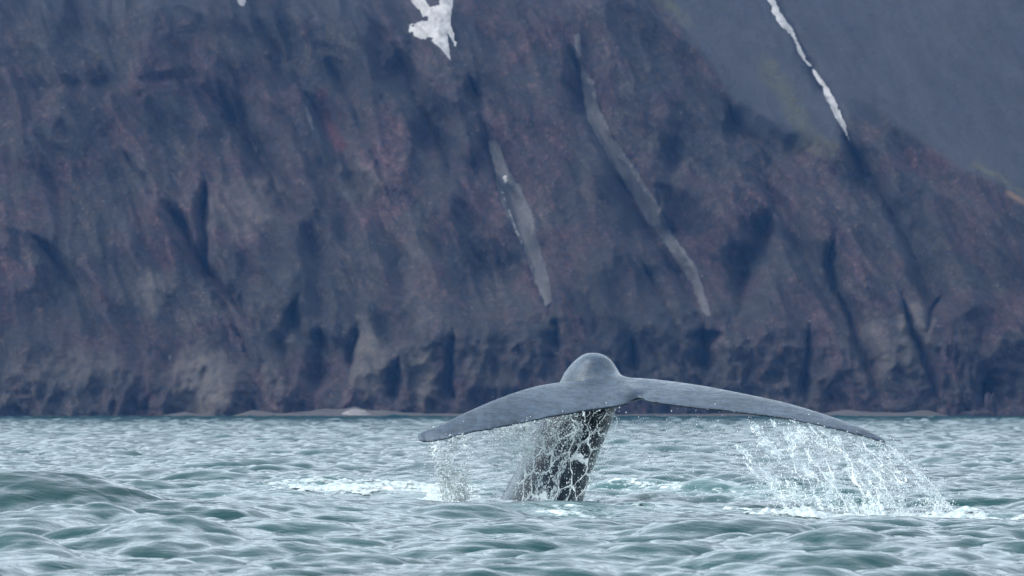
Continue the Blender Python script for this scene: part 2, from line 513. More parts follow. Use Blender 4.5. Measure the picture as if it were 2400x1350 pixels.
# carved clefts: picture polyline, half width in px, depth in metres
CLEFTS = [
    ([(365, 450), (420, 540), (470, 630), (540, 710), (605, 790)], 16, 6.0),
    ([(462, 400), (466, 520), (472, 640)], 13, 5.0),
    ([(480, 660), (560, 790), (600, 880)], 10, 3.0),
    ([(700, 690), (650, 800), (690, 930)], 22, 4.0),
    ([(745, 760), (735, 930)], 40, 4.5),
    ([(270, 330), (330, 420), (370, 480)], 10, 2.5),
    ([(60, 540), (130, 640), (180, 700)], 9, 2.0),
    ([(1060, 770), (1052, 900), (1075, 950)], 15, 4.5),
    ([(930, 830), (925, 960)], 20, 4.0),
    ([(830, 760), (820, 880)], 10, 3.0),
    ([(1660, 765), (1668, 880)], 26, 8.0),
    ([(1480, 790), (1500, 880)], 12, 3.0),
    ([(1300, 740), (1310, 830)], 12, 3.0),
    ([(1905, 760), (1890, 860), (1898, 940)], 12, 4.5),
    ([(1960, 540), (1950, 620), (2010, 740), (2040, 860), (2070, 950)], 16, 5.5),
    ([(1780, 560), (1750, 700)], 30, 2.5),
    ([(2120, 690), (2150, 790), (2190, 880), (2215, 950)], 15, 6.0),
    ([(2210, 690), (2170, 790)], 9, 3.0),
    ([(2320, 880), (2325, 970)], 14, 4.0),
    ([(1100, 170), (1130, 260), (1160, 390)], 20, 3.0),
    ([(1350, 130), (1365, 200), (1420, 330), (1520, 520), (1600, 640), (1660, 750)], 22, 3.0),
    ([(1180, 420), (1240, 560), (1290, 720)], 20, 2.5),
    ([(920, 60), (1000, 250), (1060, 400)], 34, 3.0),
    ([(1700, 230), (1780, 330), (1850, 420)], 14, 2.0),
    ([(1800, -60), (1890, 130), (1950, 220), (2005, 335), (2110, 500), (2170, 640)], 12, 2.2),
    ([(640, 200), (700, 330), (770, 480)], 20, 2.2),
    ([(500, 200), (620, 400), (700, 560)], 18, 2.2),
    ([(760, 100), (860, 330), (920, 470)], 18, 2.2),
    ([(120, 60), (290, 70)], 30, 1.2),
    ([(0, 205), (180, 185), (320, 180), (440, 170)], 30, 1.5),
    ([(1500, 600), (1560, 720), (1620, 820)], 15, 2.5),
    ([(1230, 20), (1330, 190), (1400, 300)], 14, 2.2),
    ([(1550, 420), (1545, 500)], 14, 1.8),
    ([(860, -20), (960, 180), (1080, 420), (1180, 620), (1240, 760)], 55, 5.0),
    ([(600, 40), (740, 250), (830, 420), (940, 600)], 38, 4.0),
    ([(440, 160), (600, 360), (720, 560), (760, 680)], 36, 4.0),
    ([(1590, 300), (1570, 480), (1600, 600)], 34, 4.0),
    ([(1690, 190), (1790, 380), (1880, 540), (1940, 680)], 30, 3.5),
    ([(1830, 480), (1760, 640), (1730, 740)], 42, 4.5),
    ([(1990, 320), (2110, 500), (2180, 660), (2210, 760)], 24, 3.5),
    ([(200, 250), (300, 420), (330, 560)], 36, 3.0),
    ([(1340, 60), (1375, 230), (1450, 380), (1560, 570), (1660, 760)], 50, 4.5),
    ([(1160, 380), (1225, 540), (1290, 730)], 44, 4.0),
]
def zones(px, py):
    """scree, fresh pale rock, red, moss, ochre"""
    w = 14 * fbm(px / 70, py / 70, 31, 3)
    scr = polysdf(px + w, py + w, [(1500, -200), (1560, 20), (1650, 130), (1760, 300), (1850, 330), (1985, 340), (2000, 268), (2080, 272), (2170, 335), (2240, 385), (2330, 425), (2420, 490), (3200, 700), (3200, -800), (1300, -800)])
    scree = sstep(-8, 14, scr)
    top = sstep(90, -60, py + 60 * fbm(px / 240, py / 160, 33, 3) + (px - 400) * 0.02) * 0.8
    scree = np.maximum(scree, top)
    fresh = np.zeros_like(px)
    for (cx, cy, rx, ry, s) in [(470, 900, 75, 110, .75), (860, 850, 50, 110, .6), (560, 470, 110, 80, .35), (345, 680, 40, 60, .6), (2150, 790, 45, 110, .6),
                                (840, 420, 60, 60, .5), (2040, 830, 60, 90, .35), (640, 830, 40, 90, .5), (990, 880, 35, 80, .55), (1140, 850, 60, 60, .3), (150, 860, 140, 50, .35), (980, 640, 40, 160, .3)]:
        d = np.hypot((px - cx) / rx, (py - cy) / ry) + 0.45 * fbm(px / 40, py / 40, 37, 4)
        fresh = np.maximum(fresh, s * sstep(1.15, 0.55, d))
    d, _ = polydist(px, py, [(745, 210), (765, 280), (790, 330)])
    red = sstep(24, 4, d + 8 * fbm(px / 20, py / 20, 5, 2))
    moss = np.zeros_like(px)
    for pl, wd in [([(1800, 150), (1850, 220), (1900, 330), (1950, 345)], 34), ([(1530, -20), (1580, 20), (1610, 45)], 20), ([(2290, 385), (2340, 410), (2400, 450)], 12)]:
        d, _ = polydist(px, py, pl)
        moss = np.maximum(moss, sstep(wd, wd * 0.2, d + wd * 0.5 * fbm(px / 30, py / 30, 6, 3)))
    d, _ = polydist(px, py, [(2365, 450), (2400, 470), (2460, 500)])
    ochre = sstep(10, 2, d)
    return scree, fresh, red, moss * 0.75, ochre, scr

def cliff_y(X, Z, full=False):
    """distance of the rock face at side position X and height Z"""
    base = SHORE + 10 + 0.22 * np.minimum(Z, 17) + 0.75 * np.maximum(Z - 17, 0)
    px, py = proj(X, base, Z)
    zb = 17 + 9 * fbm(X / 26, Z * 0 + 4.0, 62, 3) - 9 * sstep(-8, -30, X)
    y = SHORE + 10 + 0.22 * np.minimum(Z, zb) + 0.75 * np.maximum(Z - zb, 0)
    y += 5.0 * fbm(X / 60, Z / 90, 61, 2)
    q = X + 0.58 * Z                       # constant along the fall line
    wq = 2.0 * fbm(X / 18, Z / 36, 41, 2)
    Zt = Z + 9 * fbm(X / 28, Z / 60, 42, 2) + 7 * sstep(-8, -30, X)
    low = sstep(24, 10, Zt)
    up = 1 - low
    q2 = q + wq
    y += up * 10.0 * (1 - ridged(q2 / 21, Z / 60 - X / 120, 43, 3, 0.5))
    y += up * 2.6 * (1 - ridged((q2 + 1.5 * fbm(X / 9, Z / 9, 45, 2)) / 8.0, Z / 30, 47, 2, 0.4))
    y += low * 5.5 * (1 - ridged((X + 0.15 * Z + 1.5 * wq) / 11, Z / 17, 53, 3, 0.55))
    rock = fbm((q + 0.6 * wq) / 2.8, Z / 8.0, 67, 4, 0.6) * up + low * fbm((X + 0.5 * wq) / 3.4, Z / 3.2, 68, 4, 0.6)
    scree, fresh, red, moss, ochre, scr = zones(px, py)
    hard = 1 - scree
    grit = fbm(X / 1.7, Z / 1.9, 69, 4, 0.6)
    y += 0.35 * grit * (1 - 0.8 * scree)
    y += rock * (0.50 + 0.7 * low) * (0.15 + 0.85 * hard)
    # smooth debris slope lies back behind the buttress crest
    big = sstep(-32, 44, scr)
    y = y * (1 - big) + big * (base + 5.0 * fbm(X / 60, Z / 90, 61, 2) + 4.0 + 1.2 * fbm((q + wq) / 7, Z / 50, 79, 3) + 0.12 * rock)
    jx = px + 16 * fbm(px / 70, py / 110, 83, 4, 0.5); jy = py
    for pts, hw, dep in CLEFTS:
        x0 = min(p[0] for p in pts) - 4 * hw; x1 = max(p[0] for p in pts) + 4 * hw
        m = (px > x0) & (px < x1)
        if not m.any(): continue
        d, t = polydist(jx[m], jy[m], pts)
        ends = sstep(0, 0.22, t) * sstep(1.0, 0.72, t)
        wv = np.clip(0.85 + 0.7 * fbm(px[m] / 130, py[m] / 190, int(hw * 7 + dep * 13), 2), 0.3, 1.5)
        ww = hw * (0.3 + 0.7 * ends) * wv
        y[m] += 1.6 * dep * (0.15 + 0.85 * ends) * wv * np.exp(-(d / ww) ** 1.4)
    if full: return y, (scree, fresh, red, moss, ochre)
    return y

def build_cliff():
    xs_f = np.arange(-112, 112.01, 0.34)
    o = 112 + np.cumsum(np.geomspace(0.4, 12, 40))
    xs = np.concatenate([-o[::-1], xs_f, o])
    zs = np.concatenate([np.arange(-2.0, 92, 0.30), np.linspace(92.5, 122, 40)])
    X, Z = np.meshgrid(xs, zs)
    Y, zn = cliff_y(X, Z, True)
    v = np.stack([X, Y, Z], -1).reshape(-1, 3)
    ob = mesh_from('cliff', v, grid_faces(len(zs), len(xs)), MAT_CLIFF)
    for n, a in zip(('scree', 'fresh', 'red', 'moss', 'ochre'), zn): add_attr(ob, n, a)
    tag(ob, 'dark purple brown sea cliff rising steeply behind the water', 'cliff', 'structure')
    print('cliff verts', len(v))
build_cliff()

def to_xz(px, py):
    """side position and height on the cliff seen at px, py"""
    Z = np.full(np.shape(px), 30.0)
    for _ in range(6):
        Y = SHORE + 10 + 0.22 * np.minimum(Z, 17) + 0.75 * np.maximum(Z - 17, 0)
        p = P(px, py, Y); Z = p[..., 2]
    return p[..., 0], Z

def drape(name, poly, mat, thick, jag, seed, step=0.22, holes=0.0, smoothing=0.0):
    a = np.array(poly, float)
    X0, Z0 = to_xz(a[:, 0], a[:, 1])
    xs = np.arange(X0.min() - 1.5, X0.max() + 1.5, step); zs = np.arange(Z0.min() - 1.5, Z0.max() + 1.5, step)
    X, Z = np.meshgrid(xs, zs)
    sd_ = polysdf(X, Z, list(zip(X0, Z0))) + jag * fbm(X / 1.6, Z / 1.6, seed, 4, 0.6)
    if holes: sd_ = sd_ - holes * sstep(0.25, 0.6, noise(X / 1.5, Z / 1.5, seed + 9))
    Y = cliff_y(X, Z)
    if smoothing:
        k = int(smoothing / step)
        Yp = np.pad(Y, k, mode='edge'); acc = 0
        c = np.cumsum(np.cumsum(np.pad(Yp, ((1, 0), (1, 0))), 0), 1); w = 2 * k + 1
        Ys = (c[w:, w:] - c[:-w, w:] - c[w:, :-w] + c[:-w, :-w]) / (w * w)
        Y = np.minimum(Y, Ys)
    Y = Y - 0.10 - thick * sstep(0, 0.9, sd_)
    f = grid_faces(len(zs), len(xs), sd_ > 0)
    v, f = compact(np.stack([X, Y, Z], -1).reshape(-1, 3), f)
    return mesh_from(name, v, f, mat)

SN = 'snow patches on the cliff'
tag(drape('snow_patch', [(940, -30), (980, 16), (994, 38), (956, 44), (954, 66), (982, 82), (1008, 90), (1032, 112), (1057, 142), (1051, 98), (1049, 76), (1066, 106), (1072, 96), (1056, 52), (1060, 15), (1064, -30), (1026, -30), (1028, 6), (1010, 8), (980, -30)],
          MAT_SNOW, 0.10, 0.30, 5, 0.18, 0.7, 1.6), 'white ragged snow patch at the top of the cliff left of centre', 'snow', None, SN)
tag(drape('snow_patch', [(1790, -30), (1820, 45), (1862, 85), (1872, 120), (1900, 150), (1930, 200), (1940, 235), (1965, 280), (1998, 330), (1986, 285), (1972, 250), (1950, 205), (1925, 170), (1898, 135), (1884, 110), (1862, 62), (1830, 18), (1808, -30)],
          MAT_SNOW, 0.10, 0.4, 6, 0.18, 0.3, 1.4), 'long thin white snow strip running down the gully at upper right', 'snow', None, SN)
tag(drape('snow_patch', [(545, -25), (552, 2), (566, 6), (574, -25)], MAT_SNOW, 0.2, 0.2, 8, 0.2, 0, 0.6), 'tiny white snow scrap at the top edge of the cliff on the left', 'snow', None, SN)
tag(drape('snow_patch', [(705, 240), (712, 268), (722, 295), (730, 296), (722, 262), (712, 238)], MAT_SCREE, 0.15, 0.4, 9, 0.18, 0.0, 0.5), 'small faint streak of old snow in a gully on the left cliff', 'snow', None, SN)
tag(drape('snow_patch', [(1166, 425), (1185, 480), (1205, 530), (1222, 570), (1226, 560), (1206, 512), (1186, 462), (1190, 405), (1176, 400)], MAT_SNOW, 0.55, 0.7, 10, 0.18, 0.5, 0.5), 'broken snow flecks along the left edge of the short pale scree tongue', 'snow', None, SN)
tag(drape('scree_tongue', [(1140, 320), (1160, 400), (1160, 430), (1185, 500), (1220, 570), (1248, 640), (1280, 722), (1294, 705), (1287, 640), (1262, 560), (1246, 490), (1222, 430), (1196, 395), (1165, 320)],
          MAT_SCREE, 0.08, 0.5, 12, 0.2, 0.15, 1.0), 'short pale grey scree tongue in the middle of the cliff', 'scree', 'structure')
tag(drape('scree_tongue', [(1345, 75), (1350, 130), (1362, 145), (1365, 190), (1380, 280), (1430, 370), (1480, 440), (1520, 510), (1580, 590), (1625, 660), (1650, 735), (1672, 740), (1655, 680), (1638, 620), (1580, 540), (1545, 470), (1487, 380), (1442, 320), (1405, 240), (1396, 190), (1366, 140), (1360, 75)],
          MAT_SCREE, 0.08, 0.5, 13, 0.2, 0.1, 1.0), 'long grey scree tongue winding down the cliff right of centre', 'scree', 'structure')

# beach at the cliff foot
def beach_z(X, Y):
    px = 1200 + FPX * X / 815.0
    crest = np.interp(px, [-400, 0, 560, 640, 760, 830, 900, 1000, 1100, 1450, 1900, 2000, 2080, 2180, 2240, 2300, 2700],
                          [0.0, 0.15, 0.3, 1.1, 1.7, 1.9, 1.5, 1.0, 0.9, 0.8, 0.9, 1.6, 1.5, 1.6, 0.4, 0.0, 0.0])
    crest = crest * 0.5
    t = (Y - 806) / 18.0
    z = -0.9 + (crest + 0.9) * sstep(0.0, 1.0, t) + 0.9 * sstep(0.7, 1.6, t) * crest
    z += 0.22 * fbm(X / 6, Y / 5, 21, 4)
    for cx, hh, rr in [(590, 1.0, 4.2), (760, .6, 4.0), (830, 0.8, 3.4), (900, .4, 4.0), (1990, .5, 4.5), (2170, .4, 4.0), (430, .7, 5.0)]:
        x0 = (cx - 1200) * 820 / FPX
        z += hh * np.maximum(0, 1 - np.hypot(X - x0, (Y - 823) * 0.9) / rr)
    return z
def build_beach():
    xs = np.arange(-180, 180.1, 0.5); ys = np.arange(803, 836, 0.5)
    X, Y = np.meshgrid(xs, ys)
    o = mesh_from('beach', np.stack([X, Y, beach_z(X, Y)], -1).reshape(-1, 3), grid_faces(len(ys), len(xs)), MAT_SAND)
    tag(o, 'narrow grey gravel beach along the foot of the cliff', 'beach', 'structure')
    # old snow heap lying on the beach
    x0, y0 = (835 - 1200) * 819 / FPX, 819.0
    xs = np.linspace(x0 - 3.2, x0 + 3.2, 50); ys = np.linspace(y0 - 2.5, y0 + 2.5, 40)
    X, Y = np.meshgrid(xs, ys)
    d = np.hypot((X - x0) / 2.9, (Y - y0) / 2.2) + 0.25 * fbm(X / 1.2, Y / 1.2, 77, 3)
    Z = beach_z(X, Y) + 0.05 + 0.55 * sstep(1.0, 0.5, d)
    v, f = compact(np.stack([X, Y, Z], -1).reshape(-1, 3), grid_faces(40, 50, d < 1.0))
    m = scree_material('dirty_snow', (0.11, 0.10, 0.10), (0.19, 0.175, 0.17))
    tag(mesh_from('snow_heap', v, f, m), 'dirty pale snow heap on the beach at the cliff foot', 'snow')
build_beach()

def boulder(px, size, depth, label, seed):
    n, m = 14, 10
    th = np.linspace(0, 2 * np.pi, n, endpoint=False); ph = np.linspace(0.06, np.pi - 0.06, m)
    T, F = np.meshgrid(th, ph)
    d = np.stack([np.cos(T) * np.sin(F), np.sin(T) * np.sin(F), np.cos(F)], -1)
    r = 1 + 0.35 * noise(d[..., 0] * 1.7 + seed, d[..., 2] * 1.7 + d[..., 1], seed)
    r = r * (0.9 + 0.2 * np.sign(noise(d[..., 0] * 2.6, d[..., 2] * 2.6 + d[..., 1] * 2, seed + 3)) * 0.3)
    v = d * r[..., None] * np.array(size)
    idx = np.arange(n * m).reshape(m, n)
    f = np.stack([idx[:-1], np.roll(idx[:-1], -1, 1), np.roll(idx[1:], -1, 1), idx[1:]], -1).reshape(-1, 4)
    o = mesh_from('boulder', v.reshape(-1, 3), f, MAT_CLIFF, smooth=False)
    x = (px - 1200) * depth / FPX
    o.location = (x, depth, float(beach_z(np.array([x]), np.array([depth]))[0]) + size[2] * 0.25)
    tag(o, label, 'boulder', None, 'boulders on the shore')
boulder(375, (1.0, 0.8, 0.7), 813.0, 'small dark boulder on the open beach at left', 1)
boulder(352, (0.6, 0.5, 0.35), 810.0, 'tiny dark boulder at the water edge beside a larger boulder', 2)
boulder(418, (0.7, 0.5, 0.3), 810.0, 'flat dark stone at the water edge right of the small boulder', 3)
boulder(2290, (3.4, 2.0, 1.6), 813.0, 'broad low black rock at the water edge far right', 4)
boulder(2372, (3.2, 2.0, 2.2), 813.0, 'tall black rock at the right end of the shore', 5)
boulder(2322, (1.3, 1.2, 4.2), 818.0, 'slim dark rock pillar standing before the cliff at right', 6)

# ------------------------------------------------------------------ whale
def loft(sections, cap=True):
    """closed skin through equal rings"""
    n = len(sections[0]); v = np.concatenate(sections); k = len(sections)
    idx = np.arange(n * k).reshape(k, n)
    f = np.stack([idx[:-1], np.roll(idx[:-1], -1, 1), np.roll(idx[1:], -1, 1), idx[1:]], -1).reshape(-1, 4).tolist()
    f.append(idx[0][::-1].tolist()); f.append(idx[-1].tolist())
    return v, f

def interp_cols(t, T, A):
    return np.stack([np.interp(t, T, A[:, j]) for j in range(A.shape[1])], -1)

def smooth_cols(A, it=2):
    for _ in range(it):
        B = A.copy(); B[1:-1] = (A[:-2] + 2 * A[1:-1] + A[2:]) / 4; A = B
    return A

# upper (leading) and lower (trailing) outline with distance
LEAD = np.array([(979, 1019, 59.60), (992, 1012, 59.64), (1025, 1001, 59.7), (1058, 985, 59.85), (1107, 962, 60.05), (1156, 941, 60.3), (1208, 922, 60.55), (1253, 909, 60.8),
                 (1306, 900, 61.05), (1385, 896, 61.3), (1440, 897, 61.4), (1475, 892, 61.45), (1500, 892, 61.45), (1570, 899, 61.3), (1659, 911, 61.0), (1749, 928, 60.7), (1838, 946, 60.4), (1910, 967, 60.15),
                 (1982, 991, 59.9), (2036, 1012, 59.65), (2066, 1028, 59.5), (2076, 1036, 59.45)])
TRAIL = np.array([(983, 1032, 59.5), (998, 1037, 59.45), (1025, 1033, 59.4), (1058, 1025, 59.4), (1107, 1012, 59.45), (1156, 1004, 59.55), (1215, 993, 59.7), (1286, 977, 59.85),
                  (1351, 966, 60.0), (1416, 956, 60.1), (1462, 950, 60.2), (1482, 940, 60.42), (1497, 931, 60.5), (1518, 940, 60.25), (1587, 950, 60.1), (1690, 961, 59.95), (1800, 974, 59.8), (1890, 989, 59.65),
                  (1970, 1007, 59.5), (2034, 1025, 59.42), (2062, 1034, 59.4), (2074, 1038, 59.4)])
THICK = np.array([.06, .075, .085, .09, .12, .15, .18, .21, .25, .29, .31, .31, .31, .29, .25, .21, .17, .14, .10, .07, .045, .03])

def build_whale():
    T = np.arange(len(LEAD)); ts = np.linspace(0, len(LEAD) - 1, 130)
    L = P(LEAD[:, 0], LEAD[:, 1], LEAD[:, 2]); R = P(TRAIL[:, 0], TRAIL[:, 1], TRAIL[:, 2])
    Ls = smooth_cols(interp_cols(ts, T, L), 6); Rs = smooth_cols(interp_cols(ts, T, R), 3); th = np.interp(ts, T, THICK)
    nick = noise(ts * 2.7, ts * 0 + 1.5, 5) * 0.5 + noise(ts * 7.1, ts * 0 + 8.5, 6) * 0.5
    Rs = Rs + np.stack([0 * nick, 0.035 * nick, 0.012 * nick], -1)          # worn trailing edge
    secs = []
    for a, b, t in zip(Ls, Rs, th):
        ch = b - a; ch_l = np.linalg.norm(ch); cdir = ch / ch_l
        up = np.array([0, 0, 1.0]); nrm = up - cdir * np.dot(up, cdir); nrm /= np.linalg.norm(nrm)
        c = (1 - np.cos(np.linspace(0, np.pi, 16))) / 2
        prof = 5 * (0.2969 * np.sqrt(c) - 0.126 * c - 0.3516 * c ** 2 + 0.2843 * c ** 3 - 0.1015 * c ** 4) * t + 0.016
        upper = [a + cdir * ch_l * ci + nrm * (p * 0.55) for ci, p in zip(c, prof)]
        lower = [a + cdir * ch_l * ci - nrm * (p * 0.85) for ci, p in zip(c[::-1], prof[::-1])]
        secs.append(np.array(upper + lower))
    v1, f1 = loft(secs)
    # tail stock: centre px, py, distance, half width m, half depth m
    ST = np.array([(1190, 1400, 60.9, .78, 1.05), (1232, 1260, 61.15, .68, .95), (1272, 1165, 61.4, .575, .85), (1300, 1100, 61.5, .54, .80), (1326, 1041, 61.6, .52, .74), (1362, 963, 61.75, .50, .66),
                   (1384, 900, 61.85, .455, .60), (1387, 876, 61.85, .405, .54), (1390, 856, 61.83, .328, .45), (1392, 840, 61.8, .238, .33), (1391, 831, 61.78, .150, .2), (1390, 827, 61.78, .07, .09)])
    T = np.arange(len(ST)); tt = np.linspace(0, len(ST) - 1, 60)
    A = smooth_cols(interp_cols(tt, T, ST), 2)
    C = P(A[:, 0], A[:, 1], A[:, 2])
    ang = np.linspace(0, 2 * np.pi, 48, endpoint=False)
    turn = math.radians(24)               # keel side turned to the right of the picture
    secs = []
    for c, a in zip(C, A):
        ca, sa = np.cos(ang), np.sin(ang)
        bx = 0.62 + 0.38 * sstep(0.0, 1.0, (c[2] - 1.2) / 0.5)       # boxier lower down, round at the hump
        ex = np.sign(ca) * np.abs(ca) ** bx * a[3]; ey = np.sign(sa) * np.abs(sa) ** bx * a[4]
        x = ex + 0.10 * a[3] * (ey / a[4]); y = ey - 0.16 * ex
        secs.append(np.stack([c[0] + x, c[1] + y, np.full_like(x, c[2])], -1))
    v2, f2 = loft(secs)
    # neck that runs from the hump into the middle of the flukes
    NK = np.array([(1402, 888, 61.8, .34, .24), (1422, 896, 61.5, .30, .17), (1446, 903, 61.2, .26, .14), (1468, 913, 60.9, .23, .10), (1485, 920, 60.65, .18, .08), (1495, 927, 60.52, .10, .05)])
    tt = np.linspace(0, len(NK) - 1, 30); A = interp_cols(tt, np.arange(len(NK)), NK); C = P(A[:, 0], A[:, 1], A[:, 2])
    secs = []
    for k in range(len(C)):
        d = C[min(k + 1, len(C) - 1)] - C[max(k - 1, 0)]; d /= np.linalg.norm(d)
        sx = np.cross(d, [0, 0, 1.0]); sx /= np.linalg.norm(sx); sz = np.cross(sx, d)
        secs.append(C[k] + np.outer(np.cos(ang), sx) * A[k, 3] + np.outer(np.sin(ang), sz) * A[k, 4])
    v3, f3 = loft(secs)
    allv = np.concatenate([v1, v2, v3]); n1, n2 = len(v1), len(v2)
    allf = f1 + [[i + n1 for i in f] for f in f2] + [[i + n1 + n2 for i in f] for f in f3]
    org = np.array([P(1480, 1180, 60.8)[0], 60.8, 0.0])
    me = bpy.data.meshes.new('whale_parts'); me.from_pydata((allv - org).tolist(), [], allf); me.update()
    tmp = bpy.data.objects.new('whale_tmp', me); col.objects.link(tmp)
    import bmesh
    bm = bmesh.new(); bm.from_mesh(me); bmesh.ops.recalc_face_normals(bm, faces=bm.faces); bm.to_mesh(me); bm.free()
    md = tmp.modifiers.new('remesh', 'REMESH'); md.mode = 'VOXEL'; md.voxel_size = 0.0165
    dg = bpy.context.evaluated_depsgraph_get()
    me2 = bpy.data.meshes.new_from_object(tmp.evaluated_get(dg))
    bpy.data.objects.remove(tmp); bpy.data.meshes.remove(me)
    n = len(me2.vertices); co = np.empty(n * 3, np.float32); me2.vertices.foreach_get('co', co); co = co.reshape(-1, 3).astype(float)
    ne = len(me2.edges); ed = np.empty(ne * 2, np.int32); me2.edges.foreach_get('vertices', ed); ed = ed.reshape(-1, 2)
    deg = np.bincount(ed.ravel(), minlength=n).astype(float)[:, None]
    def lap(c):
        s = np.zeros_like(c)
        for j in range(3):
            s[:, j] = np.bincount(ed[:, 0], c[ed[:, 1], j], n) + np.bincount(ed[:, 1], c[ed[:, 0], j], n)
        return s / deg - c
    w = co + org
    px, py = proj(w[:, 0], w[:, 1], w[:, 2])
    joint = sstep(135, 40, np.hypot((px - 1462), (py - 893) * 1.3)) * sstep(60.3, 60.75, w[:, 1])
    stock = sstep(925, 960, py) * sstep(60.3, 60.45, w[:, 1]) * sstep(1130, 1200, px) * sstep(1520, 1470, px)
    soft = np.clip(np.maximum(joint, stock), 0, 1)[:, None]
    for it in range(90):
        k = np.where(soft > 0.02, soft, 0.0)
        if it < 10: k = np.maximum(k, 0.45)
        co = co + 0.6 * k * lap(co)
        if it < 10: co = co - 0.61 * np.where(soft > 0.02, 0, 0.45) * lap(co)
    # slight waviness of the skin and worn trailing edge
    w = co + org
    me2.vertices.foreach_set('co', co.astype(np.float32).ravel())
    me2.polygons.foreach_set('use_smooth', np.ones(len(me2.polygons), bool)); me2.update()
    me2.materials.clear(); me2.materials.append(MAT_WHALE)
    o = bpy.data.objects.new('whale', me2); col.objects.link(o); o.location = org; me2.name = 'whale'
    px, py = proj(w[:, 0], w[:, 1], w[:, 2])
    nr = np.empty(n * 3, np.float32); me2.vertices.foreach_get('normal', nr); nr = nr.reshape(-1, 3)
    under_shade = sstep(0.05, -0.25, nr[:, 2]) * sstep(60.9, 60.6, w[:, 1])
    add_attr(o, 'stock', np.clip(np.maximum(stock, under_shade), 0, 1))  # stock and downward faces: shade added to the slate skin colour
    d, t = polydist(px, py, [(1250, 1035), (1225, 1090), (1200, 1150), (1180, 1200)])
    add_attr(o, 'pale', 0.7 * sstep(20, 5, d) * stock)  # painted lit edge along the left of the stock
    tag(o, 'wet grey whale tail with spread flukes rising from the sea', 'whale')
    print('whale verts', n)
build_whale()

# ------------------------------------------------------------------ froth on the water
def froth(name, x0, x1, y0, y1, nx, ny, seed, height, label, thr=0.5):
    xs = np.linspace(x0, x1, nx); ys = np.linspace(y0, y1, ny)
    X, Y = np.meshgrid(xs, ys)
    m = foam_mask(X, Y) * (0.8 + 0.45 * fbm(X * 0.9, Y * 0.8, seed + 30, 2))
    n = 0.5 + 0.5 * fbm(X * 1.1, Y * 0.45, seed, 5, 0.65)
    fine = 0.5 + 0.5 * fbm(X * 6, Y * 4, seed + 7, 4, 0.65)
    g = (m * 0.85 + 1.9 * (n - 0.5) + 0.5 * (fine - 0.5)) * sstep(0.02, 0.30, m)
    e = sstep(thr, thr + 0.35, g)
    x, y, z = sea(X, Y)
    lump = np.abs(fbm(X * 2.2, Y * 1.2, seed + 3, 4, 0.6))
    z = z + 0.004 + e * height * (0.1 + 1.6 * lump + 0.4 * np.maximum(fine - 0.45, 0))
    v, f, ev = compact(np.stack([x, y, z], -1).reshape(-1, 3), grid_faces(ny, nx, g > thr), e.ravel())
    o = mesh_from(name, v, f, MAT_FOAM); add_attr(o, 'cover', ev)
    tag(o, label, 'foam', 'stuff', 'white froth around the tail')
    return o
froth('sea_foam', -5.4, 0.6, 58.0, 80, 300, 420, 5, 0.07, 'broad white churned foam on the water left of the tail', 0.42)
froth('sea_foam', 1.9, 7.9, 54.2, 60.2, 380, 220, 15, 0.09, 'white splash foam where water lands below the right fluke', 0.36)

froth('sea_foam', -0.5, 1.9, 57.6, 62.0, 200, 180, 25, 0.10, 'thin ring of froth where the tail stock enters the water', 0.50)

# ------------------------------------------------------------------ falling water
def octa(c, r, s=1.0):
    """small drops at c with radii r"""
    base = np.array([(1, 0, 0), (0, 1, 0), (-1, 0, 0), (0, -1, 0), (0, 0, 1), (0, 0, -1)], float)
    tri = np.array([(0, 1, 4), (1, 2, 4), (2, 3, 4), (3, 0, 4), (1, 0, 5), (2, 1, 5), (3, 2, 5), (0, 3, 5)])
    n = len(c)
    st = np.stack([np.ones(n), np.ones(n), 1 + s * rng.random(n)], -1)
    v = c[:, None, :] + base[None] * (r[:, None] * st)[:, None, :]
    f = tri[None] + (np.arange(n) * 6)[:, None, None]
    return v.reshape(-1, 3), f.reshape(-1, 3)

